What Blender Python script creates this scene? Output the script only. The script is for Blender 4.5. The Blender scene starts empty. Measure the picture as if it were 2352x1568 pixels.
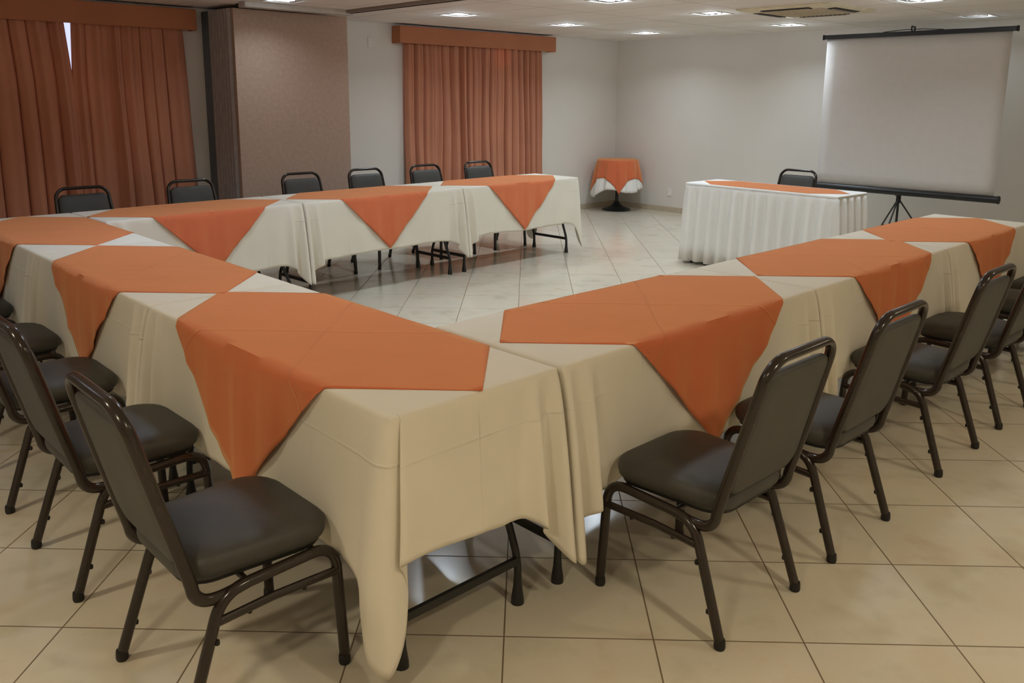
import bpy, bmesh, math, random
from mathutils import Vector, Matrix, noise
PI = math.pi
C = bpy.context.scene.collection
SC = bpy.context.scene

# ---------------------------------------------------------------- camera
TW, W, HC = 0.793, 0.63, 2.4245            # table top height, table width, ceiling height
XW, YW = 8.851, 6.568                      # screen wall, curtain wall
XL, YF = -3.2, -3.7                        # walls behind the camera
pitch, roll, yaw = 0.1964625659, 0.0068124373, 0.7580719571
fw = Vector((math.sin(yaw)*math.cos(pitch), math.cos(yaw)*math.cos(pitch), -math.sin(pitch)))
rt = Vector((math.cos(yaw), -math.sin(yaw), 0)); up = rt.cross(fw)
r2 = rt*math.cos(roll)+up*math.sin(roll); u2 = -rt*math.sin(roll)+up*math.cos(roll)
cd = bpy.data.cameras.new('camera'); cam = bpy.data.objects.new('camera', cd); C.objects.link(cam)
cd.sensor_width = 36; cd.lens = 1943.444/2352*36
cd.shift_x = 10.9/2352; cd.shift_y = -172.4/2352
cd.clip_start = 0.05; cd.clip_end = 100
m = Matrix((r2, u2, -fw)).transposed().to_4x4(); m.translation = Vector((-1.1801, -1.6755, 1.5960))
cam.matrix_world = m
SC.camera = cam

# ---------------------------------------------------------------- world, exposure
SC.view_settings.view_transform = 'Standard'; SC.view_settings.look = 'None'
SC.view_settings.gamma = 1; SC.view_settings.use_curve_mapping = False
SC.view_settings.exposure = 0.0
wd = bpy.data.worlds.new('world'); SC.world = wd; wd.use_nodes = True
bg = wd.node_tree.nodes['Background']; bg.inputs[0].default_value = (0.66, 0.68, 1.0, 1); bg.inputs[1].default_value = 1.5
SC.cycles.max_bounces = 10; SC.cycles.diffuse_bounces = 6; SC.cycles.use_denoising = True
SC.cycles.sample_clamp_indirect = 4.0; SC.cycles.caustics_reflective = False; SC.cycles.caustics_refractive = False
COOL, WARM = (0.81, 0.93, 1.03), (1.0, 0.865, 0.63)
DAY = (0.70, 0.86, 1.10)
P_COOL, P_WARM = 7.9, 18.0
LAMPS = [  # x, y, colour, power
    (4.60, 5.17, COOL, 1.0), (6.21, 5.17, COOL, 1.0), (7.79, 5.25, COOL, 1.0),
    (4.67, 3.24, COOL, 1.0), (6.20, 3.23, COOL, 1.0), (7.89, 3.33, COOL, 1.0),
    (4.67, 1.36, COOL, 1.0), (6.41, 1.33, COOL, 1.0), (8.20, 1.46, COOL, .22),
    (2.72, 5.33, COOL, .5), (2.75, 3.25, COOL, 1.0), (0.9, 3.3, DAY, .95), (-1.1, 3.8, DAY, .36),
    (-1.75, 1.3, WARM, .7), (-1.75, -0.9, WARM, .8), (0.35, -2.3, WARM, 1.0), (2.6, -2.3, WARM, .7), (4.9, -1.9, WARM, .6),
    (2.95, 1.36, COOL, .75), (1.15, 1.36, COOL, .8),
]

# ---------------------------------------------------------------- materials
def mat(name, col, rough=.5, metal=0.0, spec=.5, **k):
    ma = bpy.data.materials.new(name); ma.use_nodes = True
    b = ma.node_tree.nodes['Principled BSDF']
    b.inputs['Base Color'].default_value = (*col, 1); b.inputs['Roughness'].default_value = rough
    b.inputs['Metallic'].default_value = metal; b.inputs['Specular IOR Level'].default_value = spec
    for kk, v in k.items(): b.inputs[kk].default_value = v
    return ma
def nt(ma): return ma.node_tree, ma.node_tree.nodes, ma.node_tree.links
def math_node(N, L, op, a, b=None):
    n = N.new('ShaderNodeMath'); n.operation = op
    for i, v in enumerate((a, b)):
        if v is None: continue
        if hasattr(v, 'links'): L.new(v, n.inputs[i])
        else: n.inputs[i].default_value = v
    return n.outputs[0]
def noise_tex(N, L, vec, scale, detail=3, rough=.5):
    n = N.new('ShaderNodeTexNoise'); n.inputs['Scale'].default_value = scale
    n.inputs['Detail'].default_value = detail; n.inputs['Roughness'].default_value = rough
    L.new(vec, n.inputs['Vector']); return n.outputs['Fac']
def ramp(N, L, fac, stops):
    r = N.new('ShaderNodeValToRGB'); e = r.color_ramp.elements
    while len(e) < len(stops): e.new(.5)
    for el, (p, c) in zip(e, stops): el.position = p; el.color = (*c, 1)
    L.new(fac, r.inputs[0]); return r.outputs[0]
def bump(N, L, h, strength, dist, bsdf):
    b = N.new('ShaderNodeBump'); b.inputs['Strength'].default_value = strength; b.inputs['Distance'].default_value = dist
    L.new(h, b.inputs['Height']); L.new(b.outputs[0], bsdf.inputs['Normal'])
def fabric(name, col, var=.06, scale=3.0, weave=900, rough=.9, crease=False, transl=0.0, tcol=None, seed=0):
    ma = mat(name, col, rough, spec=.2); T, N, L = nt(ma); b = N['Principled BSDF']
    tc = N.new('ShaderNodeTexCoord').outputs['Object']
    f = noise_tex(N, L, tc, scale, 4)
    lo = tuple(c*(1-var) for c in col); hi = tuple(min(1, c*(1+var)) for c in col)
    L.new(ramp(N, L, f, [(.3, lo), (.7, hi)]), b.inputs['Base Color'])
    h = math_node(N, L, 'MULTIPLY', noise_tex(N, L, tc, weave, 1), .25)
    h = math_node(N, L, 'ADD', h, math_node(N, L, 'MULTIPLY', noise_tex(N, L, tc, 5.5, 3), 3.0))
    if crease == 'cream':   # fold marks left by storage, broken up by noise
        sep = N.new('ShaderNodeSeparateXYZ'); L.new(tc, sep.inputs[0])
        msk = math_node(N, L, 'MULTIPLY', math_node(N, L, 'MAXIMUM', math_node(N, L, 'SUBTRACT', noise_tex(N, L, tc, 2.3, 2), .42), 0.0), 9.0)
        for ax, at in ((2, .665), (0, 0.0), (0, .42), (0, -.42), (1, 0.02)):
            d = math_node(N, L, 'ABSOLUTE', math_node(N, L, 'SUBTRACT', sep.outputs[ax], at))
            r = math_node(N, L, 'MAXIMUM', math_node(N, L, 'SUBTRACT', 1.0, math_node(N, L, 'DIVIDE', d, .006)), 0.0)
            h = math_node(N, L, 'ADD', h, math_node(N, L, 'MULTIPLY', math_node(N, L, 'MULTIPLY', r, 1.6), msk))
    elif crease:   # ironed fold lines of a folded square cloth, parallel to its sides
        tc = N.new('ShaderNodeTexCoord').outputs['UV']
        sep = N.new('ShaderNodeSeparateXYZ'); L.new(tc, sep.inputs[0])
        for s in (1, -1):
            d = math_node(N, L, 'ADD', sep.outputs[0], math_node(N, L, 'MULTIPLY', sep.outputs[1], s))
            d = math_node(N, L, 'ADD', d, math_node(N, L, 'MULTIPLY', math_node(N, L, 'SUBTRACT', noise_tex(N, L, tc, 2.0, 1), .5), .05))
            d = math_node(N, L, 'ABSOLUTE', d)
            r = math_node(N, L, 'MAXIMUM', math_node(N, L, 'SUBTRACT', 1.0, math_node(N, L, 'DIVIDE', d, .011)), 0.0)
            h = math_node(N, L, 'ADD', h, math_node(N, L, 'MULTIPLY', r, 2.6))
    bump(N, L, h, .5, .0022, b)
    if transl:
        tr = N.new('ShaderNodeBsdfTranslucent'); tr.inputs[0].default_value = (*(tcol or col), 1)
        mx = N.new('ShaderNodeMixShader'); mx.inputs[0].default_value = transl
        out = N['Material Output']; L.new(b.outputs[0], mx.inputs[1]); L.new(tr.outputs[0], mx.inputs[2]); L.new(mx.outputs[0], out.inputs[0])
    return ma
def floor_mat():
    ma = mat('ceramic_tile', (.5, .4, .3), .24, spec=.5); T, N, L = nt(ma); b = N['Principled BSDF']
    tc = N.new('ShaderNodeTexCoord').outputs['Object']
    sep = N.new('ShaderNodeSeparateXYZ'); L.new(tc, sep.inputs[0])
    ds = []; cells = []
    for k in (0, 1):
        v = math_node(N, L, 'DIVIDE', sep.outputs[k], .45)
        cells.append(math_node(N, L, 'FLOOR', v))
        ds.append(math_node(N, L, 'PINGPONG', v, .5))
    d = math_node(N, L, 'MINIMUM', ds[0], ds[1])
    g = N.new('ShaderNodeMapRange'); g.inputs[1].default_value = .0035; g.inputs[2].default_value = .0075
    L.new(d, g.inputs[0]); tile = g.outputs[0]
    wn = N.new('ShaderNodeTexWhiteNoise'); cb = N.new('ShaderNodeCombineXYZ'); L.new(cells[0], cb.inputs[0]); L.new(cells[1], cb.inputs[1]); L.new(cb.outputs[0], wn.inputs[0])
    # mottled glaze, shifted from tile to tile
    va = N.new('ShaderNodeVectorMath'); va.operation = 'SCALE'; va.inputs[3].default_value = 7.0; L.new(wn.outputs[1], va.inputs[0])
    vb = N.new('ShaderNodeVectorMath'); L.new(tc, vb.inputs[0]); L.new(va.outputs[0], vb.inputs[1])
    n1 = noise_tex(N, L, vb.outputs[0], 5.0, 5, .55)
    c = ramp(N, L, n1, [(.28, (.555, .505, .385)), (.46, (.645, .595, .48)), (.60, (.65, .585, .465)), (.74, (.59, .50, .38))])
    mx = N.new('ShaderNodeMix'); mx.data_type = 'RGBA'; mx.inputs[6].default_value = (.17, .12, .07, 1)
    L.new(tile, mx.inputs[0]); L.new(c, mx.inputs[7]); L.new(mx.outputs[2], b.inputs['Base Color'])
    rg = N.new('ShaderNodeMapRange'); rg.inputs[3].default_value = .75; rg.inputs[4].default_value = .17
    L.new(tile, rg.inputs[0]); L.new(rg.outputs[0], b.inputs['Roughness'])
    h = math_node(N, L, 'ADD', tile, math_node(N, L, 'MULTIPLY', noise_tex(N, L, tc, 6.0, 2), .25))
    bump(N, L, h, .35, .0015, b)
    return ma
def ceiling_mat():
    ma = mat('ceiling_board', (.62, .56, .5), .85, spec=.2); T, N, L = nt(ma); b = N['Principled BSDF']
    tc = N.new('ShaderNodeTexCoord').outputs['Object']
    sep = N.new('ShaderNodeSeparateXYZ'); L.new(tc, sep.inputs[0])
    fs = []
    for k, off, s, w in ((0, .30, .625, .011), (1, .32, 1.25, .0062)):
        v = math_node(N, L, 'DIVIDE', math_node(N, L, 'SUBTRACT', sep.outputs[k], off), s)
        d = math_node(N, L, 'PINGPONG', v, .5)
        g = N.new('ShaderNodeMapRange'); g.inputs[1].default_value = w*.55; g.inputs[2].default_value = w*1.15
        L.new(d, g.inputs[0]); fs.append(g.outputs[0])
    f = math_node(N, L, 'MINIMUM', fs[0], fs[1])
    n1 = noise_tex(N, L, tc, 2.0, 3)
    c = ramp(N, L, n1, [(.3, (.76, .73, .69)), (.7, (.81, .78, .74))])
    mx = N.new('ShaderNodeMix'); mx.data_type = 'RGBA'; mx.inputs[6].default_value = (.46, .41, .36, 1)
    L.new(f, mx.inputs[0]); L.new(c, mx.inputs[7]); L.new(mx.outputs[2], b.inputs['Base Color'])
    bump(N, L, math_node(N, L, 'ADD', f, math_node(N, L, 'MULTIPLY', noise_tex(N, L, tc, 160, 2), .12)), .5, .003, b)
    return ma
def plaster(name, col):
    ma = mat(name, col, .8, spec=.25); T, N, L = nt(ma); b = N['Principled BSDF']
    tc = N.new('ShaderNodeTexCoord').outputs['Object']
    f = noise_tex(N, L, tc, 1.3, 4)
    L.new(ramp(N, L, f, [(.3, tuple(c*.97 for c in col)), (.7, tuple(min(1, c*1.02) for c in col))]), b.inputs['Base Color'])
    bump(N, L, noise_tex(N, L, tc, 90, 3), .12, .002, b)
    return ma
def simple(name, col, rough=.5, metal=0, spec=.5, bscale=0, bst=.15, var=.08):
    ma = mat(name, col, rough, metal, spec); T, N, L = nt(ma); b = N['Principled BSDF']
    tc = N.new('ShaderNodeTexCoord').outputs['Object']
    f = noise_tex(N, L, tc, 14, 3)
    L.new(ramp(N, L, f, [(.3, tuple(c*(1-var) for c in col)), (.7, tuple(min(1, c*(1+var)) for c in col))]), b.inputs['Base Color'])
    if bscale: bump(N, L, noise_tex(N, L, tc, bscale, 2), bst, .001, b)
    return ma
M = {}
M['floor'] = floor_mat(); M['ceiling'] = ceiling_mat()
M['wall'] = plaster('wall_paint', (.70, .665, .615))
M['base'] = simple('baseboard_tile', (.52, .44, .33), .3)
M['cream'] = fabric('cream_cloth', (.74, .70, .60), .03, crease='cream')
M['white'] = fabric('white_cloth', (.82, .81, .78), .02, crease=False)
M['orange'] = fabric('orange_cloth', (.61, .135, .058), .05, crease=True)
for k_ in ('orange', 'cream'):
    b_ = M[k_].node_tree.nodes['Principled BSDF']; b_.inputs['Sheen Weight'].default_value = .7 if k_ == 'orange' else .25; b_.inputs['Sheen Roughness'].default_value = .6
    b_.inputs['Sheen Tint'].default_value = (1, .62, .28, 1) if k_ == 'orange' else (1, .9, .78, 1)
M['pelmet'] = fabric('pelmet_cloth', (.42, .165, .085), .05, rough=.8)
M['curtain'] = fabric('curtain_cloth', (.56, .25, .155), .10, scale=1.6, transl=.13, tcol=(.70, .24, .12))
M['vinyl'] = simple('dark_vinyl', (.053, .051, .044), .5, spec=.4, bscale=420, bst=.25)
M['frame'] = simple('bronze_enamel', (.022, .014, .010), .2, spec=.55)
M['black'] = simple('black_enamel', (.012, .012, .012), .38, spec=.5)
M['rubber'] = simple('black_rubber', (.010, .009, .008), .6)
M['board'] = simple('board_laminate', (.30, .25, .20), .5)
M['metal'] = simple('grey_metal', (.50, .47, .43), .45, metal=.0)
M['dark'] = simple('dark_gap', (.015, .013, .012), .8)
M['panel'] = fabric('panel_carpet', (.42, .30, .235), .07, scale=30, weave=400)
M['pleat'] = simple('pleated_vinyl', (.34, .30, .29), .55)
M['jamb'] = simple('grey_jamb', (.11, .12, .13), .6)
M['track'] = simple('track_metal', (.24, .19, .155), .5)
M['screen'] = simple('screen_fabric', (.66, .63, .61), .85, spec=.15, var=.015)
M['plastic'] = simple('cream_plastic', (.66, .60, .43), .5)
M['grille'] = simple('cream_grille', (.50, .42, .30), .6)
M['lightframe'] = simple('white_enamel', (.75, .72, .68), .4)
M['mirror'] = mat('reflector', (.8, .8, .82), .18, metal=1.0)
M['outlet'] = simple('white_plastic', (.76, .74, .72), .4)
M['alu'] = simple('window_aluminium', (.55, .55, .56), .4, metal=.3)
def emis(name, col, st):
    ma = bpy.data.materials.new(name); ma.use_nodes = True; T, N, L = nt(ma); N.remove(N['Principled BSDF'])
    e = N.new('ShaderNodeEmission'); e.inputs[0].default_value = (*col, 1); e.inputs[1].default_value = st
    L.new(e.outputs[0], N['Material Output'].inputs[0]); return ma
M['lampcool'] = emis('lamp_glow_cool', (.82, .90, 1.0), 2.6)
M['lampdim'] = emis('lamp_glow_dim', (.9, .88, .82), .55)
M['lampwarm'] = emis('lamp_glow_warm', (1.0, .80, .56), 3.0)
def glass():
    ma = bpy.data.materials.new('window_glass'); ma.use_nodes = True; T, N, L = nt(ma); N.remove(N['Principled BSDF'])
    a = N.new('ShaderNodeBsdfTransparent'); a.inputs[0].default_value = (.93, .95, .97, 1)
    g = N.new('ShaderNodeBsdfGlossy'); g.inputs['Roughness'].default_value = .02
    x = N.new('ShaderNodeMixShader'); x.inputs[0].default_value = .07
    L.new(a.outputs[0], x.inputs[1]); L.new(g.outputs[0], x.inputs[2]); L.new(x.outputs[0], N['Material Output'].inputs[0]); return ma
M['glass'] = glass()

# ---------------------------------------------------------------- mesh helpers
class MB:
    def __init__(s): s.v = []; s.f = []
    def box(s, x0, x1, y0, y1, z0, z1):
        n = len(s.v); s.v += [(x, y, z) for z in (z0, z1) for y in (y0, y1) for x in (x0, x1)]
        s.f += [tuple(n+i for i in q) for q in ((0, 2, 3, 1), (4, 5, 7, 6), (0, 1, 5, 4), (2, 6, 7, 3), (0, 4, 6, 2), (1, 3, 7, 5))]; return s
    def tube(s, pts, r, ry=None, n=12, closed=False, cap=True, side=None, start=None):
        """sweep an ellipse (r sideways, ry the other way) along pts; r may be a list"""
        P = [Vector(p) for p in pts]; k = len(P); base = len(s.v); fr = None
        for i, p in enumerate(P):
            a = P[(i-1) % k] if (closed or i) else p; b = P[(i+1) % k] if (closed or i < k-1) else p
            t = (b-a).normalized()
            if side is not None:
                n1 = (Vector(side)-t*Vector(side).dot(t)).normalized()
            elif fr is None and start is not None:
                n1 = (Vector(start)-t*Vector(start).dot(t)).normalized()
            elif fr is None:
                n1 = t.orthogonal().normalized()
            else: n1 = (fr-t*fr.dot(t)).normalized()
            fr = n1; n2 = t.cross(n1)
            rr = r[i] if isinstance(r, (list, tuple)) else r; r_y = rr if ry is None else ry
            for j in range(n):
                an = 2*PI*j/n; s.v.append(tuple(p+n1*(rr*math.cos(an))+n2*(r_y*math.sin(an))))
        for i in range(k if closed else k-1):
            for j in range(n):
                a = base+i*n+j; b = base+i*n+(j+1) % n; c = base+((i+1) % k)*n+(j+1) % n; d = base+((i+1) % k)*n+j
                s.f.append((a, b, c, d))
        if cap and not closed:
            s.f.append(tuple(base+j for j in reversed(range(n)))); s.f.append(tuple(base+(k-1)*n+j for j in range(n)))
        return s
    def rings(s, R, cap0=True, cap1=True, closed=True):
        base = len(s.v); n = len(R[0])
        for r in R: s.v += [tuple(p) for p in r]
        for i in range(len(R)-1):
            for j in range(n if closed else n-1):
                s.f.append((base+i*n+j, base+i*n+(j+1) % n, base+(i+1)*n+(j+1) % n, base+(i+1)*n+j))
        if cap0: s.f.append(tuple(base+j for j in reversed(range(n))))
        if cap1: s.f.append(tuple(base+(len(R)-1)*n+j for j in range(n)))
        return s
    def lathe(s, prof, cx=0, cy=0, n=32):
        return s.rings([[(cx+r*math.cos(2*PI*j/n), cy+r*math.sin(2*PI*j/n), z) for j in range(n)] for r, z in prof])
    def build(s, name, ma, parent=None, smooth=True, bevel=0, thick=0, ang=40, merge=False):
        me = bpy.data.meshes.new(name); me.from_pydata(s.v, [], s.f)
        bm = bmesh.new(); bm.from_mesh(me)
        if merge: bmesh.ops.remove_doubles(bm, verts=bm.verts, dist=1e-5)
        bmesh.ops.recalc_face_normals(bm, faces=bm.faces); bm.to_mesh(me); bm.free()
        me.materials.append(ma)
        if smooth:
            me.polygons.foreach_set('use_smooth', [True]*len(me.polygons))
            me.set_sharp_from_angle(angle=math.radians(ang))
        o = bpy.data.objects.new(name, me); C.objects.link(o); o.parent = parent
        if bevel:
            b = o.modifiers.new('bevel', 'BEVEL'); b.width = bevel; b.segments = 2; b.limit_method = 'ANGLE'
        if thick:
            t = o.modifiers.new('thickness', 'SOLIDIFY'); t.thickness = thick; t.offset = -1
        return o
def smooth_path(pts, n=6):
    """Catmull-Rom through pts (tuples of any length)"""
    out = []
    P = [pts[0]]+list(pts)+[pts[-1]]
    for i in range(1, len(P)-2):
        for j in range(n):
            t = j/n; a, b, c, d = P[i-1], P[i], P[i+1], P[i+2]
            out.append(tuple(.5*((2*b[k])+(-a[k]+c[k])*t+(2*a[k]-5*b[k]+4*c[k]-d[k])*t*t+(-a[k]+3*b[k]-3*c[k]+d[k])*t**3) for k in range(len(b))))
    out.append(tuple(pts[-1])); return out
def fillet(pts, r, n=6):
    """round the inner corners of a polyline"""
    P = [Vector(p) for p in pts]; out = [P[0]]
    for i in range(1, len(P)-1):
        rr = r[i-1] if isinstance(r, (list, tuple)) else r
        a = (P[i-1]-P[i]); b = (P[i+1]-P[i]); d = min(rr, a.length*.49, b.length*.49)
        p0 = P[i]+a.normalized()*d; p1 = P[i]+b.normalized()*d
        for j in range(n+1):
            t = j/n; out.append((1-t)**2*p0+2*t*(1-t)*P[i]+t*t*p1)
    out.append(P[-1]); return out
def thing(name, label, cat, loc=(0, 0, 0), rz=0, group=None):
    o = bpy.data.objects.new(name, None); C.objects.link(o); o.location = loc; o.rotation_euler = (0, 0, rz)
    o.empty_display_size = .1
    return tag(o, label, cat, group)
def tag(o, label, cat, group=None):
    o['label'] = label; o['category'] = cat
    if group: o['group'] = group
    return o
def struct(o): o['kind'] = 'structure'; return o
def dup(root, loc, rz, label):
    def cp(o, parent):
        c = o.copy(); C.objects.link(c); c.parent = parent
        for ch in list(o.children): cp(ch, c)
        return c
    r = cp(root, None); r.location = loc; r.rotation_euler = (0, 0, rz); r['label'] = label
    return r

# ---------------------------------------------------------------- the room
FIX = .142   # half size of a light opening
def room():
    # floor: local axes follow the tile joints (laid diagonally)
    ang, ox, oy = -0.7806, -0.5663, 0.9392
    mb = MB(); ca, sa = math.cos(-ang), math.sin(-ang); vs = []
    for x, y in ((XL-.2, YF-.2), (XW+.2, YF-.2), (XW+.2, YW+.2), (XL-.2, YW+.2)):
        dx, dy = x-ox, y-oy; vs.append((ca*dx-sa*dy, sa*dx+ca*dy))
    mb.v = [(x, y, 0) for x, y in vs]+[(x, y, -.08) for x, y in vs]
    mb.f = [(0, 1, 2, 3), (7, 6, 5, 4)]+[(i, i+4, (i+1) % 4+4, (i+1) % 4) for i in range(4)]
    f = mb.build('floor', M['floor'], smooth=False); f.location = (ox, oy, 0); f.rotation_euler = (0, 0, ang); struct(f)
    # ceiling sheet with square openings for the recessed lights
    xs = sorted({XL-.1, XW+.1} | {x+s*FIX for x, _, _, _ in LAMPS for s in (-1, 1)})
    ys = sorted({YF-.1, YW+.1} | {y+s*FIX for _, y, _, _ in LAMPS for s in (-1, 1)})
    mb = MB(); mb.v = [(x, y, HC) for y in ys for x in xs]; n = len(xs)
    for j in range(len(ys)-1):
        for i in range(n-1):
            cx, cy = (xs[i]+xs[i+1])/2, (ys[j]+ys[j+1])/2
            if any(abs(cx-x) < FIX and abs(cy-y) < FIX for x, y, _, _ in LAMPS): continue
            mb.f.append((j*n+i, (j+1)*n+i, (j+1)*n+i+1, j*n+i+1))
    struct(mb.build('ceiling', M['ceiling'], smooth=False))
    # slab above, so nothing leaks in around the lights
    struct(MB().box(XL-.2, XW+.2, YF-.2, YW+.2, HC+.25, HC+.3).build('ceiling_slab', M['dark'], smooth=False))
    # walls
    wins = [(-.35, 2.15), (4.935, 7.12)]; z0, z1 = .95, 2.30; t = .15
    mb = MB(); x = XL-.2
    for a, b in wins:
        mb.box(x, a, YW, YW+t, 0, HC+.26); mb.box(a, b, YW, YW+t, 0, z0); mb.box(a, b, YW, YW+t, z1, HC+.26); x = b
    mb.box(x, XW+.2, YW, YW+t, 0, HC+.26)
    struct(mb.build('wall_back', M['wall'], smooth=False))
    struct(MB().box(XW, XW+.15, YF-.2, YW, 0, HC+.26).build('wall_right', M['wall'], smooth=False))
    struct(MB().box(XL-.15, XL, YF-.2, YW, 0, HC+.26).build('wall_left', M['wall'], smooth=False))
    struct(MB().box(XL, XW, YF-.15, YF, 0, HC+.26).build('wall_front', M['wall'], smooth=False))
    for k, (a, b) in enumerate(wins):
        w = bpy.data.objects.new('window_%d' % (k+1), None); C.objects.link(w); w.location = ((a+b)/2, YW+.1, z0); struct(w)
        h = (b-a)/2; H = z1-z0
        mb = MB(); e = .04
        mb.box(-h, h, -.03, .03, 0, e).box(-h, h, -.03, .03, H-e, H).box(-h, -h+e, -.03, .03, e, H-e).box(h-e, h, -.03, .03, e, H-e).box(-.025, .025, -.03, .03, e, H-e)
        mb.build('window_frame', M['alu'], w, smooth=False)
        MB().box(-h+e, h-e, -.004, .004, e, H-e).build('pane', M['glass'], w, smooth=False)
    # baseboards
    struct(MB().box(XL, XW, YW-.012, YW, 0, .075).build('baseboard_back', M['base'], smooth=False))
    struct(MB().box(XW-.012, XW, YF, YW-.012, 0, .075).build('baseboard_right', M['base'], smooth=False))
room()

# ---------------------------------------------------------------- ceiling lights
def ceiling_light(x, y, col, p, label):
    warm = col is WARM
    t = thing('ceiling_light', label, 'ceiling light', (x, y, HC), 0, 'recessed square ceiling lights')
    mb = MB(); a, b = FIX-.004, FIX+.012
    for s in (-1, 1):
        mb.box(-b, b, min(s*a, s*b), max(s*a, s*b), -.006, .0)
        mb.box(min(s*a, s*b), max(s*a, s*b), -a, a, -.006, .0)
    mb.build('frame', M['lightframe'], t, smooth=False)
    h = .09; q = FIX-.005; r = FIX-.04
    mb = MB().rings([[(-q, -q, 0), (q, -q, 0), (q, q, 0), (-q, q, 0)], [(-r, -r, h), (r, -r, h), (r, r, h), (-r, r, h)]], cap0=False, cap1=True)
    mb.build('reflector', M['mirror'], t, smooth=False)
    for s in (-1, 1):
        lm = MB().tube([(-.085, s*.045, .012), (.075, s*.045, .012)], .016, n=10)
        l = lm.build('lamp', M['lampdim' if p < .3 else 'lampwarm' if warm else 'lampcool'], t)
        MB().tube([(.075, s*.045, .012), (.108, s*.045, .012)], .013, n=10).build('socket', M['lightframe'], l)
    ld = bpy.data.lights.new('lamp_light', 'AREA'); ld.shape = 'SQUARE'; ld.size = .2; ld.color = col
    ld.energy = p*(P_WARM if warm else P_COOL); ld.spread = math.radians(140)
    lo = bpy.data.objects.new('lamp_light', ld); C.objects.link(lo); lo.parent = t; lo.location = (0, 0, -.008)
    ld.energy *= (.80 if warm else 1.08)
    pd = bpy.data.lights.new('bulb_light', 'POINT'); pd.shadow_soft_size = .05; pd.color = col
    pd.energy = p*(P_WARM if warm else P_COOL)*(.75 if warm else .42)*(.25 if p == .5 and not warm else 1)
    po = bpy.data.objects.new('bulb_light', pd); C.objects.link(po); po.parent = t; po.location = (0, 0, -.035); pd.cycles.is_caustics_light = False
    return t
LL = ['small recessed light in the ceiling above the far row, nearest the partition track',
      'recessed light in the ceiling before the middle of the far orange pelmet',
      'small recessed ceiling light nearest the far room corner',
      'bright recessed light cut by the top of the photo, above the round table',
      'bright recessed ceiling light just left of the air conditioner',
      'recessed ceiling light nearest the left end of the projection screen',
      'recessed ceiling light above the near end of the right table row',
      'bright recessed light cut by the top of the photo, right of the air conditioner',
      'dull recessed ceiling light above the right end of the projection screen',
      'recessed light cut by the top of the photo, before the folding partition',
      'recessed cool ceiling light over the open floor between the tables',
      'recessed cool ceiling light over the far end of the left row',
      'recessed cool ceiling light by the left curtain, outside the picture',
      'recessed warm ceiling light behind the left chairs, outside the picture',
      'recessed warm ceiling light behind the nearest left chair, outside the picture',
      'recessed warm ceiling light behind the camera, outside the picture',
      'recessed warm ceiling light behind the right chairs, outside the picture',
      'recessed warm ceiling light in the right front corner, outside the picture',
      'recessed cool ceiling light above the middle of the open floor, outside the picture',
      'recessed cool ceiling light above the near inner corner of the tables, outside the picture']
for (x, y, c, p), lb in zip(LAMPS, LL): ceiling_light(x, y, c, p, lb)

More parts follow.
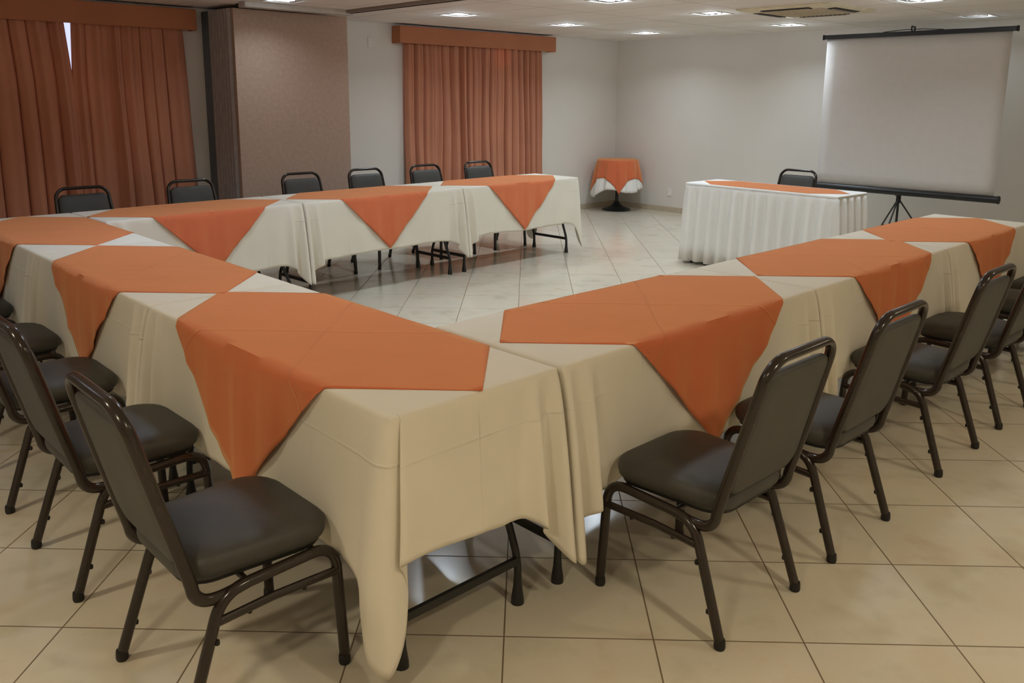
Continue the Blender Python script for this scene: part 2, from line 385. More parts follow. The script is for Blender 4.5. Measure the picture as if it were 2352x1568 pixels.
# ---------------------------------------------------------------- chairs
def arc_outline(w, v0, v1, rt_, rb, n=6, taper=0.0):
    """rounded rectangle in (u,v), counter-clockwise; top radius rt_, bottom radius rb"""
    out = []
    for cx, cy, r, a0 in ((w/2-rb-taper, v0+rb, rb, -PI/2), (w/2-rt_, v1-rt_, rt_, 0), (-w/2+rt_, v1-rt_, rt_, PI/2), (-w/2+rb+taper, v0+rb, rb, PI)):
        for j in range(n+1): out.append((cx+r*math.cos(a0+PI/2*j/n), cy+r*math.sin(a0+PI/2*j/n)))
    return out
def back_y(z): return -.196-(z-.45)*.262
def make_chair():
    t = thing('stacking_chair', '', 'chair', group='stacking chairs around the tables')
    # seat cushion: outline in plan (front is +y), domed
    ol = arc_outline(.425, -.195, .235, .10, .085, 7, .018)
    cx, cy = 0, .03
    def ring(s, z, front=0.0):
        return [(x*s, cy+(y-cy)*s, z-front*max(0, (y-.05)/.185)**2) for x, y in ol]
    R = [ring(.90, .392), ring(.955, .394), ring(.985, .402, .001), ring(1.0, .418, .002), ring(.995, .433, .003), ring(.965, .448, .005), ring(.90, .459, .006), ring(.75, .467, .004), ring(.5, .471, .001), ring(.2, .473)]
    MB().rings(R).build('seat', M['vinyl'], t, ang=80)
    MB().rings([ring(.86, .380), ring(.93, .381), ring(.93, .393), ring(.86, .394)]).build('seat_pan', M['rubber'], t)
    # backrest pad between the tubes
    po = [(u*(1.045-.19*(v-.455)), v) for u, v in arc_outline(.368, .455, .850, .042, .06, 7)]
    def bring(s, d, ctr=(0, .655)):
        out = []
        for u, v in po:
            uu, z = u*s, ctr[1]+(v-ctr[1])*(1-(1-s)*.9)
            out.append((uu, back_y(z)+d, z+d*.26))
        return out
    R = [bring(.0, -.010), bring(.6, -.0105), bring(.93, -.010), bring(.985, -.007), bring(1, .0), bring(.99, .010), bring(.95, .020), bring(.85, .026), bring(.6, .030), bring(.0, .031)]
    MB().rings(R).build('backrest', M['vinyl'], t, ang=80)
    # back frame: one bent tube, hooked under the seat at both ends
    hw = .200
    half = [(hw+.002, -.035, .358), (hw+.004, -.10, .350), (hw+.006, -.150, .356), (hw+.007, -.178, .382), (hw+.007, back_y(.43)+.001, .43), (hw+.004, back_y(.6), .6), (hw-.006, back_y(.79), .79)]
    zt, rc = .897, .078; hw -= .007
    hs = smooth_path(half, 5); arc = []
    for j in range(1, 9):
        a = PI/2*j/8; z = zt-rc+rc*math.sin(a); arc.append((hw-rc+rc*math.cos(a), back_y(z), z))
    path = hs+arc; path = path+[(-x, y, z) for x, y, z in reversed(path)]
    MB().tube(path, .0168, ry=.0128, n=16, start=(0, 0, 1)).build('back_frame', M['frame'], t)
    for s in (-1, 1):
        x = s*.212; xf = s*.224
        side = [(xf, .234, .012), (x, .219, .375), (x, -.112, .362), (xf, -.232, .012)]
        P = fillet(side, [.075, .070], 12)
        k0 = next(i for i, p in enumerate(P) if p.y < .145); k1 = max(i for i, p in enumerate(P) if p.y > -.03)
        fl = MB().tube(P[:k0+1], .0155, n=14).build('leg', M['frame'], t)
        MB().tube([P[k0], (x, 0, .3665), P[k1+1]], .0153, n=14).build('seat_rail', M['frame'], t)
        rl = MB().tube(P[k1+1:], .0155, n=14).build('leg', M['frame'], t)
        for par, y in ((fl, .232), (rl, -.230)):
            dy = 1 if y > 0 else -1
            cp = MB().lathe([(.011, .0), (.0155, .001), (.0175, .008), (.017, .022), (.0155, .032), (.014, .032)], xf, y, 14)
            cp.build('foot_cap', M['rubber'], par)
            if dy < 0:   # stacking bumpers on the inside of the rear leg
                for zz in (.10, .24):
                    yy = -.232+.120*zz/.35
                    MB().lathe([(.002, zz-.009), (.006, zz-.006), (.007, zz), (.006, zz+.006), (.002, zz+.009)], xf-s*.001, yy+.014, 8).build('bumper', M['rubber'], par)
        MB().tube([(xf-s*.003, .222, .297), (x, .03, .295), (xf-s*.004, -.135, .292)], .010, ry=.0125, n=10, side=(1, 0, 0)).build('stretcher', M['frame'], t)
    for s in (-1, 1):
        for yy in (-.04, .12): MB().lathe([(.002, .274), (.006, .276), (.007, .283), (.007, .286)], s*.2125, yy, 8).build('bumper', M['rubber'], t)
    MB().tube([(-.207, .16, .372), (.207, .16, .372)], .009, n=8).build('cross_rail', M['frame'], t)
    MB().tube([(-.207, -.04, .366), (.207, -.04, .366)], .009, n=8).build('cross_rail', M['frame'], t)
    return t
CH = []   # x, y, rz, label ; chair faces local +y
for i, (yc, dx, dr) in enumerate([(.437, 0, 0), (1.282, 0, .01), (2.08, 0, -.01), (2.86, .0, .0), (3.71, .0, .0)]):
    lb = ['dark cushioned stacking chair nearest the camera on the left, beside the long hanging cloth corner',
          'dark stacking chair second from the camera in the left row of chairs',
          'dark stacking chair third in the left row, its back cut by the photo edge',
          'dark stacking chair fourth in the left row, only its seat in the picture',
          'farthest seat showing at the left photo edge, pushed under the left table row'][i]
    CH.append((-.257+dx, yc, -PI/2+dr, lb))
for i, (xc, dy, dr) in enumerate([(1.045, 0, 0), (1.752, 0, .0), (2.757, .008, 0), (3.548, .012, 0), (4.42, .0, 0), (5.02, .015, 0)]):
    lb = ['dark stacking chair nearest the camera on the right, before the large hanging orange corner',
          'dark stacking chair second from the camera in the right row',
          'dark stacking chair third from the camera in the right row',
          'dark stacking chair fourth from the camera in the right row',
          'dark stacking chair fifth in the right row, cut by the right photo edge',
          'farthest dark stacking chair of the right row, mostly its seat showing'][i]
    CH.append((xc, -.257+dy, dr, lb))
for i, xc in enumerate([.915, 1.755, 2.79, 3.50, 4.245, 4.985]):
    lb = ['dark chair back against the left rust curtain, leftmost behind the far tables',
          'dark chair back below the right edge of the left curtain, by the grey pleats',
          'dark chair back before the tan partition panel',
          'dark chair back before the white wall between partition and far curtain',
          'dark chair back below the left end of the far curtain',
          'dark chair back below the middle of the far curtain, nearest the room corner'][i]
    yc = 4.988+.030*(xc-.9); CH.append((xc+.75*(yc-5.0), yc, PI, lb))
CH.append((6.545, 2.53, PI/2, 'single dark chair behind the white skirted table, before the projection screen'))
c0 = make_chair()
for i, (x, y, rz, lb) in enumerate(CH):
    if i == 0: c0.location = (x, y, 0); c0.rotation_euler = (0, 0, rz); c0['label'] = lb
    else: dup(c0, (x, y, 0), rz, lb)

# ---------------------------------------------------------------- folding tables, cloths and overlays
def folding_table(L, Wd, label, loc, rz):
    t = thing('folding_table', label, 'table', loc, rz, 'folding tables under cream cloths')
    ol = arc_outline(L-.012, -Wd/2+.006, Wd/2-.006, .045, .045, 5)
    MB().rings([[(x, y, z) for x, y in ol] for z in (TW-.036, TW-.012)]).build('tabletop', M['board'], t)
    for e in (-1, 1):
        xe = e*(L/2-.085)
        for s in (-1, 1):
            y = s*(Wd/2-.085)
            P = fillet([(xe, y, .0), (xe, y, .15), (xe-e*.24, y, TW-.04)], .05, 6)
            rad = [.0215, .0205, .0145]+[.0125]*(len(P)-2)
            P = [Vector((xe, y, 0)), Vector((xe, y, .02)), Vector((xe, y, .06))]+P[1:]
            MB().tube(P, rad[:3]+[.0125]*(len(P)-3), n=12).build('leg', M['black'], t)
        MB().box(xe-.007, xe+.007, -Wd/2+.085, Wd/2-.085, .137, .163).build('crossbar', M['black'], t, smooth=False)
        MB().tube([(xe-e*.235, -Wd/2+.05, TW-.048), (xe-e*.235, Wd/2-.05, TW-.048)], .012, n=8).build('hinge_bar', M['black'], t)
        MB().tube([(xe-e*.12, 0, .46), (xe-e*.50, 0, TW-.045)], .006, n=6).build('folding_brace', M['black'], t)
        MB().tube([(xe-e*.122, -Wd/2+.085, .452), (xe-e*.122, Wd/2-.085, .452)], .008, n=8).build('crossbar', M['black'], t)
    return t
def ripple(x, seed, a=1.0):
    return a*(.006*math.sin(7.3*x+seed)+.005*math.sin(17.1*x+2.1*seed)+.003*math.sin(41*x+seed*1.7))
def side_off(x, t, seed, flare=.010):
    """outward offset of the cream cloth at along-position x, fraction t down the drop"""
    return .004+t*(flare)+(t**.8)*(ripple(x, seed)*.75+.003)
FREE = [  # (along top, across top, along bottom, across bottom, hem above the usual hem)
    (.22, 0, .22, None, 0.0), (.12, 0, .115, -.036, -.03), (.07, 0, .070, -.060, -.12), (.035, .001, .028, -.070, -.23), (.012, .008, -.022, -.038, -.27),
    (.003, .020, -.018, .016, -.20), (.0, .034, -.006, .048, -.08), (.0, .035, -.014, .032, -.01), (0, .034, -.032, .004, .03), (0, .040, -.044, .018, .035), (0, .075, -.038, .065, .03), (0, .15, -.030, .15, .02)]
TIGHT = [
    (.22, 0, .22, None, .0), (.15, 0, .160, -.022, -.01), (.110, 0, .120, -.078, -.03), (.078, 0, .088, -.028, -.06), (.05, 0, .056, -.010, -.10), (.022, .0, .028, -.092, -.155),
    (.006, .004, .001, -.084, -.16), (.001, .014, .008, -.018, -.10), (0, .035, .006, .02, -.03), (0, .08, .003, .08, .0), (0, .15, .002, .15, .0)]
def cloth(L, Wd, ca, cb, hem, seed, tight_rng=(), ends=('free', 'free'), endhem=None):
    """draped rectangular cloth. corners: dict (ex, sy) -> 'free' | 'end' (the end is boxed in) | 'side' (the long side is boxed in)"""
    corners = {(-1, -1): ca[0], (-1, 1): ca[1], (1, -1): cb[0], (1, 1): cb[1]}
    endhem = endhem or (hem, hem)
    def hemz(kind, s, c): return hem+.008*math.sin(3.1*s+seed*2)+.005*math.sin(8*s+seed) if kind == 's' else c
    def tightv(sy, x): return any(k == sy and a <= x <= b for k, a, b in tight_rng)
    def sidept(x, sy):
        o = .004 if tightv(sy, x) else side_off(x, 1, seed+sy)
        return (x, sy*Wd/2, x, sy*(Wd/2+o), hemz('s', x, 0), o)
    def endpt(y, ex):
        k = ends[0 if ex < 0 else 1]; eh = endhem[0 if ex < 0 else 1]
        o = -.002 if k != 'free' else .024+ripple(y, seed+3)
        return (ex*L/2, y, ex*(L/2+o), y, eh+(.012*math.sin(9*y+seed) if k == 'free' else 0), o)
    def corner(ex, sy):
        k = corners[(ex, sy)]; eh = endhem[0 if ex < 0 else 1]
        kn = FREE if k == 'free' else TIGHT; out = []
        for i, (at, bt, ab, bb, dz) in enumerate(kn):
            f = i/(len(kn)-1)
            if k == 'side': at, bt, ab, bb = bt, at, (bb if bb is not None else -.024), ab
            else: bb = bb if bb is not None else -side_off(0, 1, seed+sy)
            hz = (hem*(1-f)+eh*f) if k != 'side' else (eh*(1-f)+hem*f)
            out.append((ex*(L/2-at), sy*(Wd/2-bt), ex*(L/2-ab), sy*(Wd/2-bb), max(.02, hz+dz), 0))
        return out if k != 'side' else out[::-1]
    knots = []
    n = 14
    for i in range(n+1): knots.append(sidept(-L/2+.30+(L-.60)*i/n, -1))
    knots += corner(1, -1)
    for y in (-.06, .0, .06): knots.append(endpt(y, 1))
    knots += corner(1, 1)[::-1]
    for i in range(n+1): knots.append(sidept(L/2-.30-(L-.60)*i/n, 1))
    knots += corner(-1, 1)
    for y in (.06, .0, -.06): knots.append(endpt(y, -1))
    knots += corner(-1, -1)[::-1]
    P = smooth_path([knots[-1]]+knots+[knots[0]], 4); P = P[4:-5]
    rings = []
    zt = TW
    cl = lambda v, a: max(-a, min(a, v))
    # tight top loop with rounded edge
    def topring(ins, z):
        return [(cl(p[0], L/2-ins), cl(p[1], Wd/2-ins), z) for p in P]
    rings.append(topring(.020, zt+.0015)); rings.append(topring(.011, zt+.0005)); rings.append(topring(.0045, zt-.003)); rings.append(topring(.001, zt-.009))
    ts = [.015, .05, .1, .18, .28, .4, .52, .64, .76, .88, .96, 1.0]
    for t in ts:
        e = t**.66; r = []
        for j, p in enumerate(P):
            x = p[0]+(p[2]-p[0])*e; y = p[1]+(p[3]-p[1])*e; z = zt-.014-(zt-.014-p[4])*t
            wob = .0035*t*noise.noise(Vector((x*3+seed, y*3, z*4)))
            r.append((x+wob, y+wob, z))
        rings.append(r)
    return MB().rings(rings, cap0=True, cap1=False)
def overlay(h, Wd, seed, cxw, hang=(1, 1), z=TW+.0032, wid=None):
    """square cloth laid cornerwise; its side corners hang over both long edges. local x along the table, origin at its centre"""
    xs = []; e = h-Wd/2
    n = 44
    for i in range(n+1): xs.append(-h+2*h*i/n)
    xs = sorted(set(round(x, 5) for x in xs+[-e, e, -.002, .002]))
    nt_, nh = 8, 12
    mb = MB(); cols = []
    for x in xs:
        ext = h-abs(x); col = []
        topw = min(Wd/2, ext); d = max(0, ext-Wd/2)
        top = [topw*(k/nt_) for k in range(nt_+1)]
        for sgn in (-1, 1):
            seq = []
            hg = hang[0 if sgn < 0 else 1]
            for k, tp in enumerate(top):
                yy = min(tp, Wd/2-.004); yb = yy; seq.append((x, sgn*yy, z+(.0012*noise.noise(Vector((x*5+seed, yy*5*sgn, 0)))) + (0 if tp < Wd/2-.001 else -.0008)))
            dd = d*hg
            for k in range(1, nh+1):
                q = dd*k/nh; t = q/.46
                off = side_off(x+cxw, min(t, 1), seed+sgn)+.0075+.0055*min(1, t*2.5)*(1+math.sin(31*x+seed*5))+.003*min(1, t*4)*(1+math.sin(71*x+seed))
                rr = min(1, q/.02)
                seq.append((x, sgn*(Wd/2-.004*(1-rr)+off*rr), z-.002*rr-q*.985) if d > 0 else seq[-1])
            col.append(seq)
        cols.append(list(reversed(col[0]))+col[1][1:])
    m_ = len(cols[0]); base = 0
    mb.v = [p for c in cols for p in c]
    for i in range(len(cols)-1):
        for j in range(m_-1):
            q = (i*m_+j, (i+1)*m_+j, (i+1)*m_+j+1, i*m_+j+1); mb.f.append(q)
    o = mb.build('overlay_cloth', M['orange'], thick=.0012, merge=False, ang=60)
    bm = bmesh.new(); bm.from_mesh(o.data); bmesh.ops.remove_doubles(bm, verts=bm.verts, dist=2e-4)
    bmesh.ops.dissolve_degenerate(bm, edges=bm.edges, dist=1e-4); bmesh.ops.recalc_face_normals(bm, faces=bm.faces)
    up_ = sum(f.normal.z*f.calc_area() for f in bm.faces)
    if up_ < 0: bmesh.ops.reverse_faces(bm, faces=bm.faces)
    uv = bm.loops.layers.uv.new('cloth')
    for f in bm.faces:
        for l in f.loops:
            c = l.vert.co; yy = c.y
            if abs(c.y) > Wd/2-.003: yy = math.copysign(Wd/2+max(0, (z-.002-c.z)/.985), c.y)
            l[uv].uv = (c.x, yy)
    bm.to_mesh(o.data); bm.free()
    return o
G = .006
# row, label bits, start, end (along row), corner kinds, overlay centre along the row, overlay half diagonal
# left row runs along +y (local x = +y, local +y side = -x outer), right and far rows along +x
rowC_ang = .035
def place(row, a, b):
    L = b-a; mid = (a+b)/2
    if row == 'L': return L, (W/2, mid, 0), PI/2
    if row == 'R': return L, (mid, W/2, 0), 0.0
    ca, sa = math.cos(rowC_ang), math.sin(rowC_ang); s = mid-.645; yc = 4.035+W/2*ca
    return L, (.645+s*ca-W/2*sa+.010, yc+s*sa, 0), rowC_ang
# for the L row local +y points to world -x (outer side); local -y is the inner side
TABS = [
    ('L', 0.0, 1.606, ('side', 'free'), ('end', 'end'), .823, .822, [(-1, -9, -.12)], ('free', 'tight'), 'near table of the left row'),
    ('L', 1.606, 3.112, ('end', 'end'), ('end', 'end'), 2.372, .768, [], ('tight', 'tight'), 'middle table of the left row'),
    ('L', 3.112, 4.66, ('end', 'end'), ('side', 'free'), 3.90, .745, [(-1, .10, 9)], ('tight', 'free'), 'far table of the left row'),
    ('R', .640, 2.254, ('end', 'end'), ('end', 'end'), 1.478, .806, [], ('tight', 'tight'), 'near table of the right row'),
    ('R', 2.254, 3.771, ('end', 'end'), ('end', 'end'), 3.08, .775, [], ('tight', 'tight'), 'middle table of the right row'),
    ('R', 3.771, 5.265, ('end', 'end'), ('free', 'free'), 4.50, .735, [], ('tight', 'free'), 'far table of the right row'),
    ('C', .640, 2.109, ('end', 'end'), ('end', 'end'), 1.37, .735, [], ('tight', 'tight'), 'left table of the far row'),
    ('C', 2.109, 3.766, ('end', 'end'), ('end', 'end'), 2.91, .765, [], ('tight', 'tight'), 'middle table of the far row'),
    ('C', 3.766, 5.40, ('end', 'end'), ('free', 'free'), 4.555, .785, [], ('tight', 'free'), 'right table of the far row'),
]
ctext = ['cream tablecloth over the nearest table, one long corner almost touching the floor',
         'cream tablecloth on the middle table of the left row',
         'cream tablecloth on the far corner table of the left row, cut by the left edge',
         'cream tablecloth behind the nearest right chair, on the first right table',
         'cream tablecloth on the middle table of the right row',
         'cream tablecloth on the last right table, cut by the right photo edge',
         'cream tablecloth of the far row at its left end, beneath the left curtain',
         'cream tablecloth on the middle table of the far row, before the partition',
         'cream tablecloth on the far row table nearest the room corner']
otext = ['orange overlay nearest the camera, laid cornerwise on the near cream cloth',
         'orange overlay on the middle table of the left row, its tip behind a chair',
         'orange overlay on the far corner table, cut by the left photo edge',
         'orange overlay on the first right table, wide creased corner behind the nearest right chair',
         'orange overlay on the middle table of the right row, creased in a cross',
         'orange overlay on the last right table, below the projection screen tripod',
         'orange overlay on the left table of the far row, tip hidden by the left row',
         'orange overlay on the middle far table, its point hanging free above chair legs',
         'orange overlay on the far table nearest the room corner, pointed tip hanging']
ttext = ['folding table under the nearest cream cloth, black leg and crossbar showing at the open end',
         'folding table under the cream cloth in the middle of the left row',
         'folding table under the cream cloth at the far corner of the left row',
         'folding table under the first right cloth, one black leg by the hanging cloth tip',
         'folding table under the cream cloth in the middle of the right row',
         'folding table under the cream cloth at the far end of the right row',
         'folding table at the left end of the far row, black legs by the cloth seam',
         'folding table in the middle of the far row, black crossed legs below the cloth',
         'folding table of the far row nearest the room corner, black end frame standing clear']
for i, (row, a, b, ca, cb, oc, oh, tr, ends, nm) in enumerate(TABS):
    L, loc, rz = place(row, a+G/2, b-G/2)
    folding_table(L, W, ttext[i], loc, rz)
    eh = (.375, .33) if i == 0 else (.335, .335)
    o = cloth(L, W, ca, cb, .335, i*1.37+.4, tr, ends, eh).build('tablecloth', M['cream'], thick=.0012, ang=70)
    o.location = loc; o.rotation_euler = (0, 0, rz); tag(o, ctext[i], 'tablecloth', 'cream tablecloths on the rows')
    mid = (a+b)/2; sh = oc-mid
    v = overlay(oh, W, i*1.37+.4, sh)
    v.location = Vector(loc)+Vector((math.cos(rz)*sh, math.sin(rz)*sh, 0)); v.rotation_euler = (0, 0, rz)
    tag(v, otext[i], 'overlay cloth', 'orange overlay cloths on the rows')

# ---------------------------------------------------------------- presenter table with pleated skirt
def presenter():
    x0, x1, y0, y1 = 5.80, 6.34, 1.60, 3.16; L, Wd = y1-y0, x1-x0
    loc = ((x0+x1)/2, (y0+y1)/2, 0); rz = -PI/2-.03   # local -y side faces the audience? local x along -world y
    t = thing('folding_table', 'folding table hidden under the white pleated skirt, one black foot tip showing', 'table', loc, rz)
    MB().box(-L/2+.01, L/2-.01, -Wd/2+.01, Wd/2-.01, TW-.05, TW-.02).build('tabletop', M['board'], t, bevel=.004)
    for e in (-1, 1):
        for s in (-1, 1):
            xe, y = e*(L/2-.07), s*(Wd/2-.06)
            MB().tube([(xe, y, 0), (xe, y, .05), (xe, y, TW-.05)], [.02, .013, .0125], n=10).build('leg', M['black'], t)
        MB().box(e*(L/2-.07)-.007, e*(L/2-.07)+.007, -Wd/2+.06, Wd/2-.06, .14, .165).build('crossbar', M['black'], t, smooth=False)
    # skirt: box pleats round the whole table
    per = []; step = .0125
    def walk(ax, ay, bx, by, nx, ny):
        ln = math.hypot(bx-ax, by-ay); k = int(ln/step)
        for i in range(k): f = i/k; per.append((ax+(bx-ax)*f, ay+(by-ay)*f, nx, ny))
    hx, hy = L/2, Wd/2
    walk(-hx, -hy, hx, -hy, 0, -1); walk(hx, -hy, hx, hy, 1, 0); walk(hx, hy, -hx, hy, 0, 1); walk(-hx, hy, -hx, -hy, -1, 0)
    rng = random.Random(4); zs = [TW-.008, TW-.06, TW-.10, .55, .35, .18, .02]
    R = []
    for z in zs:
        d = (TW-z)/TW; r = []; s = 0
        for k, (x, y, nx, ny) in enumerate(per):
            s = k*step; ph = (s/.125) % 1.0; w = .5+.5*math.sin(1.9*s)
            p = 1/(1+math.exp(-(.27-abs(ph-.5))*26))            # outer face of the box pleat
            amp = min(1, max(0, (TW-z-.03)/.12)); off = .006+d*.030+amp*(.030+.010*w*d)*(p-.5)*1.6+amp*.006*d*math.sin(5*s)
            sl = .05*d*(1-abs(x)/hx*.3)*0
            r.append((x+nx*off+sl, y+ny*off, z+(.012*math.sin(7*s) if z < .05 else 0)))
        R.append(r)
    sk = MB().rings(R, cap0=False, cap1=False).build('table_skirt', M['white'], thick=.0015, ang=50)
    sk.location = loc; sk.rotation_euler = (0, 0, rz); tag(sk, 'white box-pleated skirt hanging to the floor round the presenter table', 'table skirt')
    # white top cloth
    ol = arc_outline(L+.02, -hy-.010, hy+.010, .03, .03, 4)
    mb = MB().rings([[(x*.98, y*.98, TW-.014) for x, y in ol], [(x, y, TW-.017) for x, y in ol], [(x*1.003, y*1.006, TW-.005) for x, y in ol], [(x*.995, y*.99, TW) for x, y in ol]])
    tc = mb.build('tablecloth', M['white'], ang=50); tc.location = loc; tc.rotation_euler = (0, 0, rz); tag(tc, 'white top cloth on the pleated presenter table', 'tablecloth')
    ov = overlay(.76, Wd-.03, 3.3, 0, hang=(0, 1), z=TW+.0025)
    ov.location = loc; ov.rotation_euler = (0, 0, rz); tag(ov, 'flat orange overlay on the white skirted presenter table', 'overlay cloth')
presenter()

# ---------------------------------------------------------------- round corner table
def round_table():
    x, y = 8.44, 6.17; Rr, zt = .285, .735
    t = thing('pedestal_table', 'small round pedestal table with black flared base in the far corner', 'table', (x, y, 0))
    MB().lathe([(.12, 0), (.205, .0), (.21, .010), (.195, .022), (.13, .045), (.075, .075), (.045, .11), (.032, .135)], n=36).build('base', M['black'], t)
    MB().lathe([(.032, .13), (.024, .15), (.024, zt-.05), (.024, zt-.04)], n=20).build('pole', M['black'], t)
    MB().lathe([(.02, zt-.04), (Rr-.006, zt-.038), (Rr-.001, zt-.03), (Rr-.001, zt-.012), (Rr-.008, zt-.006), (.02, zt-.006)], n=48).build('tabletop', M['board'], t)
    def drape(name, ma, dropf, nf, amp, a0, off0, z):
        n = 144; R = []
        def pt(an, ff):
            d = dropf(an)
            return d
        for s in (.3, .7, .93, .985): R.append([(Rr*s*math.cos(2*PI*j/n), Rr*s*math.sin(2*PI*j/n), z) for j in range(n)])
        for k in range(0, 13):
            f = k/12; r = []
            for j in range(n):
                an = 2*PI*j/n; d = dropf(an); q = d*f
                rad = Rr+off0+.075*min(1, q/.45)+amp*min(1, q/.25)*math.sin(nf*(an-a0))+.006*min(1, q/.2)*math.sin((nf*2+1)*an)
                r.append((rad*math.cos(an), rad*math.sin(an), z-.004-q))
            R.append(r)
        o = MB().rings(R, cap0=True, cap1=False).build(name, ma, thick=.0012, ang=70); o.location = (x, y, 0); return o
    a0 = math.atan2(-7.845, -9.62)+.06
    def sqd(a, an):
        ph = ((an-a0+PI/4) % (PI/2))-PI/4; ph = PI/4-abs(ph)      # 0 at mid-side ... corner at a0
        return min(a/math.cos(ph), 9)-Rr
    w = drape('tablecloth', M['white'], lambda an: .42+.03*math.sin(3*an+1)+.10*max(0, math.cos(an-a0+1.25))**6, 11, .019, a0, .003, zt)
    tag(w, 'white cloth hanging below the orange one on the round corner table', 'tablecloth')
    o = drape('overlay_cloth', M['orange'], lambda an: sqd(.535, an), 11, .019, a0, .010, zt+.004)
    tag(o, 'orange square cloth draped over the small round corner table', 'overlay cloth')
round_table()

# ---------------------------------------------------------------- projection screen on tripod
def screen():
    X = 8.0; y0, y1 = 1.04, 2.94; ym = 2.0; zb = .645; zt = 2.262
    t = thing('projection_screen', 'white pull-up projection screen with black top bar on a tripod', 'projection screen', (X, ym, 0), 0)
    def L(y): return y-ym
    MB().tube([(0, L(y0-.01), zb), (0, L(y1+.02), zb)], .036, n=18).build('case', M['black'], t)
    for y in (y0-.025, y1+.02): MB().tube([(0, L(y), zb), (0, L(y+.015), zb)], .040, n=18).build('end_cap', M['rubber'], t)
    MB().box(-.014, .014, L(y0-.005), L(y1+.005), zt-.012, zt+.034).build('top_bar', M['black'], t, bevel=.004)
    for y in (y0-.02, y1+.006): MB().box(-.017, .017, L(y), L(y+.014), zt-.016, zt+.038).build('bar_cap', M['rubber'], t, bevel=.003)
    # fabric: very slightly slack
    R = []
    for k in range(13):
        z = zb+.02+(zt-.01-zb-.02)*k/12
        R.append([(.006*math.sin(PI*k/12)*math.cos(PI*(j/16-.5)), L(y0+.03+(y1-y0-.06)*j/16), z) for j in range(17)])
    MB().rings(R, cap0=False, cap1=False, closed=False).build('screen_fabric', M['screen'], t, thick=.001, ang=80)
    MB().tube([(.05, 0, .20), (.05, 0, 1.45)], .0125, n=12).build('outer_mast', M['black'], t)
    MB().tube([(.05, 0, 1.40), (.05, 0, zt+.075)], .009, n=10).build('inner_mast', M['black'], t)
    MB().tube([(.055, 0, zt+.075), (-.03, 0, zt+.078), (-.034, 0, zt+.045), (-.01, 0, zt+.03)], .008, n=8).build('hanger_hook', M['black'], t)
    MB().tube([(-.0, -.30, zt+.036), (.0, -.10, zt+.050), (0, .10, zt+.050), (.0, .30, zt+.036)], .004, n=8).build('carry_handle', M['black'], t)
    MB().lathe([(.014, .52), (.024, .53), (.024, .60), (.014, .61)], .05, 0, 16).build('collar', M['rubber'], t)
    MB().box(.0, .05, -.02, .02, .60, .67).build('case_bracket', M['rubber'], t, bevel=.004)
    for a in (1.05, PI, -1.25):
        ex, ey = .40*math.cos(a), .40*math.sin(a)
        MB().tube([(.05, 0, .57), (.05+ex, ey, .012)], .0085, n=10).build('leg', M['black'], t)
        MB().tube([(.05, 0, .22), (.05+ex*.55, ey*.55, .262)], .005, n=8).build('leg_brace', M['black'], t)
        MB().lathe([(.008, 0), (.014, .002), (.014, .018), (.008, .026)], .05+ex, ey, 10).build('foot_cap', M['rubber'], t)
screen()

# ---------------------------------------------------------------- curtains and pelmets
def pelmet(x0, x1, label):
    t = thing('pelmet', label, 'pelmet', ((x0+x1)/2, YW, 2.31), 0, 'orange cloth-covered pelmets')
    h = (x1-x0)/2; d = .165; z0, z1 = -.105, .088
    MB().box(-h, h, -d, -d+.018, z0, z1).build('front_board', M['pelmet'], t, bevel=.004)
    for s in (-1, 1): MB().box(min(s*h, s*(h-.018)), max(s*h, s*(h-.018)), -d+.018, -.002, z0, z1).build('side_board', M['pelmet'], t, bevel=.003)
    MB().box(-h+.018, h-.018, -d+.018, -.002, z1-.018, z1-.002).build('top_board', M['pelmet'], t)
    MB().tube([(-h+.02, -.08, z1-.05), (h-.02, -.08, z1-.05)], .008, n=8).build('curtain_rail', M['metal'], t)
def curtain(x0, x1, lam, amp, seed, label, bot=(0, 0), edge0=None, edge1=None, y=6.482, ztop=2.29, zbot=.03):
    t = None
    rng = random.Random(seed); nx = int((x1-x0)/lam*26); zs = [zbot+(ztop-zbot)*k/26 for k in range(27)]
    # irregular pleat phase
    cum = [0.0]; ph = 0
    k = [rng.uniform(.65, 1.45) for _ in range(int((x1-x0)/lam)+4)]
    aw = [rng.uniform(.6, 1.15) for _ in k]; sk = [rng.uniform(-.35, .35) for _ in k]
    tot = 0; ed = [0]
    for v in k: tot += v; ed.append(tot)
    n_p = int((x1-x0)/lam); sc = ed[n_p]
    R = []
    for z in zs:
        f = (ztop-z)/(ztop-zbot); r = []
        for j in range(nx+1):
            u = j/nx; s = u*sc; i = 0
            while i < n_p-1 and ed[i+1] < s: i += 1
            loc = (s-ed[i])/k[i]
            c = math.sin(PI*min(1, max(0, loc+sk[i]*.5*math.sin(PI*loc))))**.5
            w = amp*aw[i]*(c*(.62+.38*f))+.16*amp*math.sin(2*PI*(loc*2)+seed)*(1-f)*.6+.10*amp*math.sin(2*PI*loc*1.5+seed+i)
            w += .010*noise.noise(Vector((u*6+seed, z*1.2, 0)))+.006*math.sin(9*u+3*z)
            xa = x0+(bot[0])*f; xb = x1+(bot[1])*f
            if edge0 and z > edge0[1]: xa += edge0[0]*((z-edge0[1])/(ztop-edge0[1]))
            if edge1 and z > edge1[1]: xb -= edge1[0]*((z-edge1[1])/(ztop-edge1[1]))
            lean = .012*math.sin(3.0*z+u*9+seed)*f
            r.append((xa+(xb-xa)*u+lean*math.sin(PI*u), y+.035-w, z))
        R.append(r)
    o = MB().rings(R, cap0=False, cap1=False, closed=False).build('curtain', M['curtain'], thick=.0012, ang=80)
    tag(o, label, 'curtain', 'rust curtain panels at the windows')
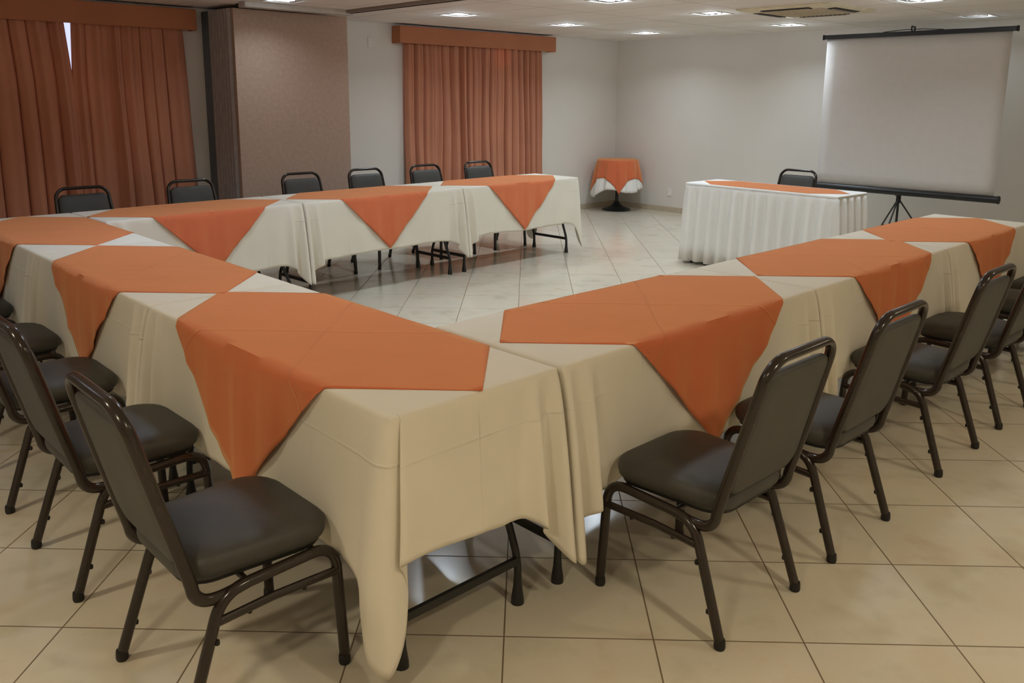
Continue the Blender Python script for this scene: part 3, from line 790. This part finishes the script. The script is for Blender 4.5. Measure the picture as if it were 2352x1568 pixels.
gl = bpy.data.lights.new('curtain_patch_spot', 'SPOT'); gl.energy = 500; gl.spot_size = .20; gl.spot_blend = .6; gl.shadow_soft_size = .01; gl.color = (1, .93, .9)
go = bpy.data.objects.new('curtain_patch_spot', gl); C.objects.link(go); go.location = (6.9, 8.0, 2.35)   # added spot outside the window, standing in for sunlight on a curtain patch
go.rotation_euler = (Vector((6.42, YW-.1, 2.10))-Vector(go.location)).to_track_quat('-Z', 'Y').to_euler()
pelmet(-.75, 2.39, 'long rust pelmet above the left curtain, next to the folding partition')
pelmet(4.765, 7.345, 'orange-brown pelmet above the far curtain between two white wall stretches')
curtain(-.62, 1.275, .135, .10, 3, 'rust curtain panel left of the bright slit, at the left photo edge', bot=(0, .02), edge1=(.035, 1.72))
curtain(1.270, 2.29, .13, .10, 8, 'rust curtain panel between the bright slit and the grey pleated partition', bot=(.0, .085), edge0=(.030, 1.72))
curtain(4.905, 6.085, .118, .095, 5, 'left panel of the rust curtain on the far window', bot=(-.01, .02), edge1=(.008, 1.8))
curtain(6.090, 7.165, .118, .095, 11, 'right panel of the rust curtain on the far window, nearest the room corner', bot=(.0, .06), edge0=(.008, 1.8))

# ---------------------------------------------------------------- folding partition, parked by the wall
def partition():
    x0, x1, y0, y1 = 2.484, 3.735, 5.90, YW-.01; zt = HC-.035
    t = thing('folding_partition', 'folded partition wall of grey pleats and a tall tan carpeted end panel', 'room divider', (x0, y0, 0))
    MB().box(.03, x1-x0, 0, .045, .012, zt).build('end_panel', M['panel'], t, bevel=.004)
    # pleated vinyl side towards the room
    P = [(.030, .045)]; yv = .06; k = 0; d = (y1-y0-.16-.06)/15
    for i in range(57):
        P.append((.032-.026*abs(math.sin(PI*i/8))**.7, .06+d*15*i/56))
    R = []
    for z in (.012, zt): R.append([(x, y, z) for x, y in P])
    MB().rings(R, cap0=False, cap1=False, closed=False).build('pleats', M['pleat'], t, thick=.003, smooth=False)
    MB().box(.02, .06, y1-y0-.16, y1-y0, .012, zt).build('jamb', M['jamb'], t, bevel=.004)
    MB().box(.05, x1-x0-.03, .05, y1-y0-.01, .012, zt).build('folded_leaves', M['pleat'], t, smooth=False)
    # ceiling track of the partition
    tr = thing('partition_track', 'grey-brown ceiling track running from the folded partition across the room', 'ceiling track', (3.60, 5.8, HC))
    MB().box(-.045, .045, 5.2*-1-4.2, -.175, -.028, .0).build('rail', M['track'], tr, bevel=.003)
    MB().box(-.012, .012, 5.2*-1-4.2, -.175, -.032, -.027).build('slot', M['dark'], tr, smooth=False)
    MB().box(-1.10, .045, -.17, -.04, -.045, .0).build('parking_rail', M['metal'], tr, bevel=.003)
    MB().box(-1.06, -.02, -.038, .095, -.012, .0).build('slot', M['dark'], tr, smooth=False)
partition()

# ---------------------------------------------------------------- ceiling air conditioner, wall plates
def aircon():
    cx, cy, h = 6.47, 2.38, .46
    t = thing('ceiling_air_conditioner', 'square cream ceiling air conditioner with dark louvre slots', 'air conditioner', (cx, cy, HC))
    sq = lambda a, z: [(-a, -a, z), (a, -a, z), (a, a, z), (-a, a, z)]
    mb = MB().rings([sq(h, .0), sq(h, -.012), sq(h-.03, -.026), sq(h-.145, -.032), sq(h-.15, -.026)], cap0=False, cap1=False)
    mb.build('cover', M['plastic'], t, smooth=False)
    g = MB(); a = h-.152
    g.rings([sq(a, -.024), sq(a, -.034), sq(a-.02, -.036)], cap0=False, cap1=True); g.build('intake_grille', M['grille'], t, smooth=False)
    bars = MB()
    for i in range(13): y = -a+.04+i*(2*a-.08)/12; bars.box(-a+.03, a-.03, y-.004, y+.004, -.040, -.036)
    bars.build('grille_bars', M['plastic'], t, smooth=False)
    for k in range(4):
        ca, sa = [(1, 0), (0, 1), (-1, 0), (0, -1)][k]; l = .235; d0, d1 = h-.130, h-.055
        def q(u, v, z): return (u*ca-v*sa, u*sa+v*ca, z)
        mb = MB(); vs = [q(d0, -l, 0), q(d1, -l, 0), q(d1, l, 0), q(d0, l, 0)]
        zz = [-.0345, -.0300, -.0300, -.0345]
        mb.rings([[(x, y, z-.003) for (x, y, _), z in zip(vs, zz)], [(x, y, z+.004) for (x, y, _), z in zip(vs, zz)]])
        s = mb.build('air_slot', M['dark'], t, smooth=False)
        vm = (d0+d1)/2; vs = [q(vm-.003, -l+.01, -.040), q(vm+.003, -l+.01, -.038), q(vm+.003, l-.01, -.038), q(vm-.003, l-.01, -.040)]
        MB().rings([[(x, y, z-.002) for x, y, z in vs], vs]).build('louvre', M['grille'], s, smooth=False)
aircon()
o = MB().box(-.008, 0, -.037, .037, -.06, .06).build('wall_socket', M['outlet'], bevel=.004); o.location = (XW, 5.536, .29)
tag(o, 'small white wall socket low on the screen wall, right of the round table', 'wall socket')
o = MB().box(-.037, .037, -.008, 0, -.06, .06).build('wall_plate', M['wall'], bevel=.004); o.location = (4.47, YW, 2.20)
tag(o, 'blank white plate high on the wall beside the far pelmet', 'wall plate')
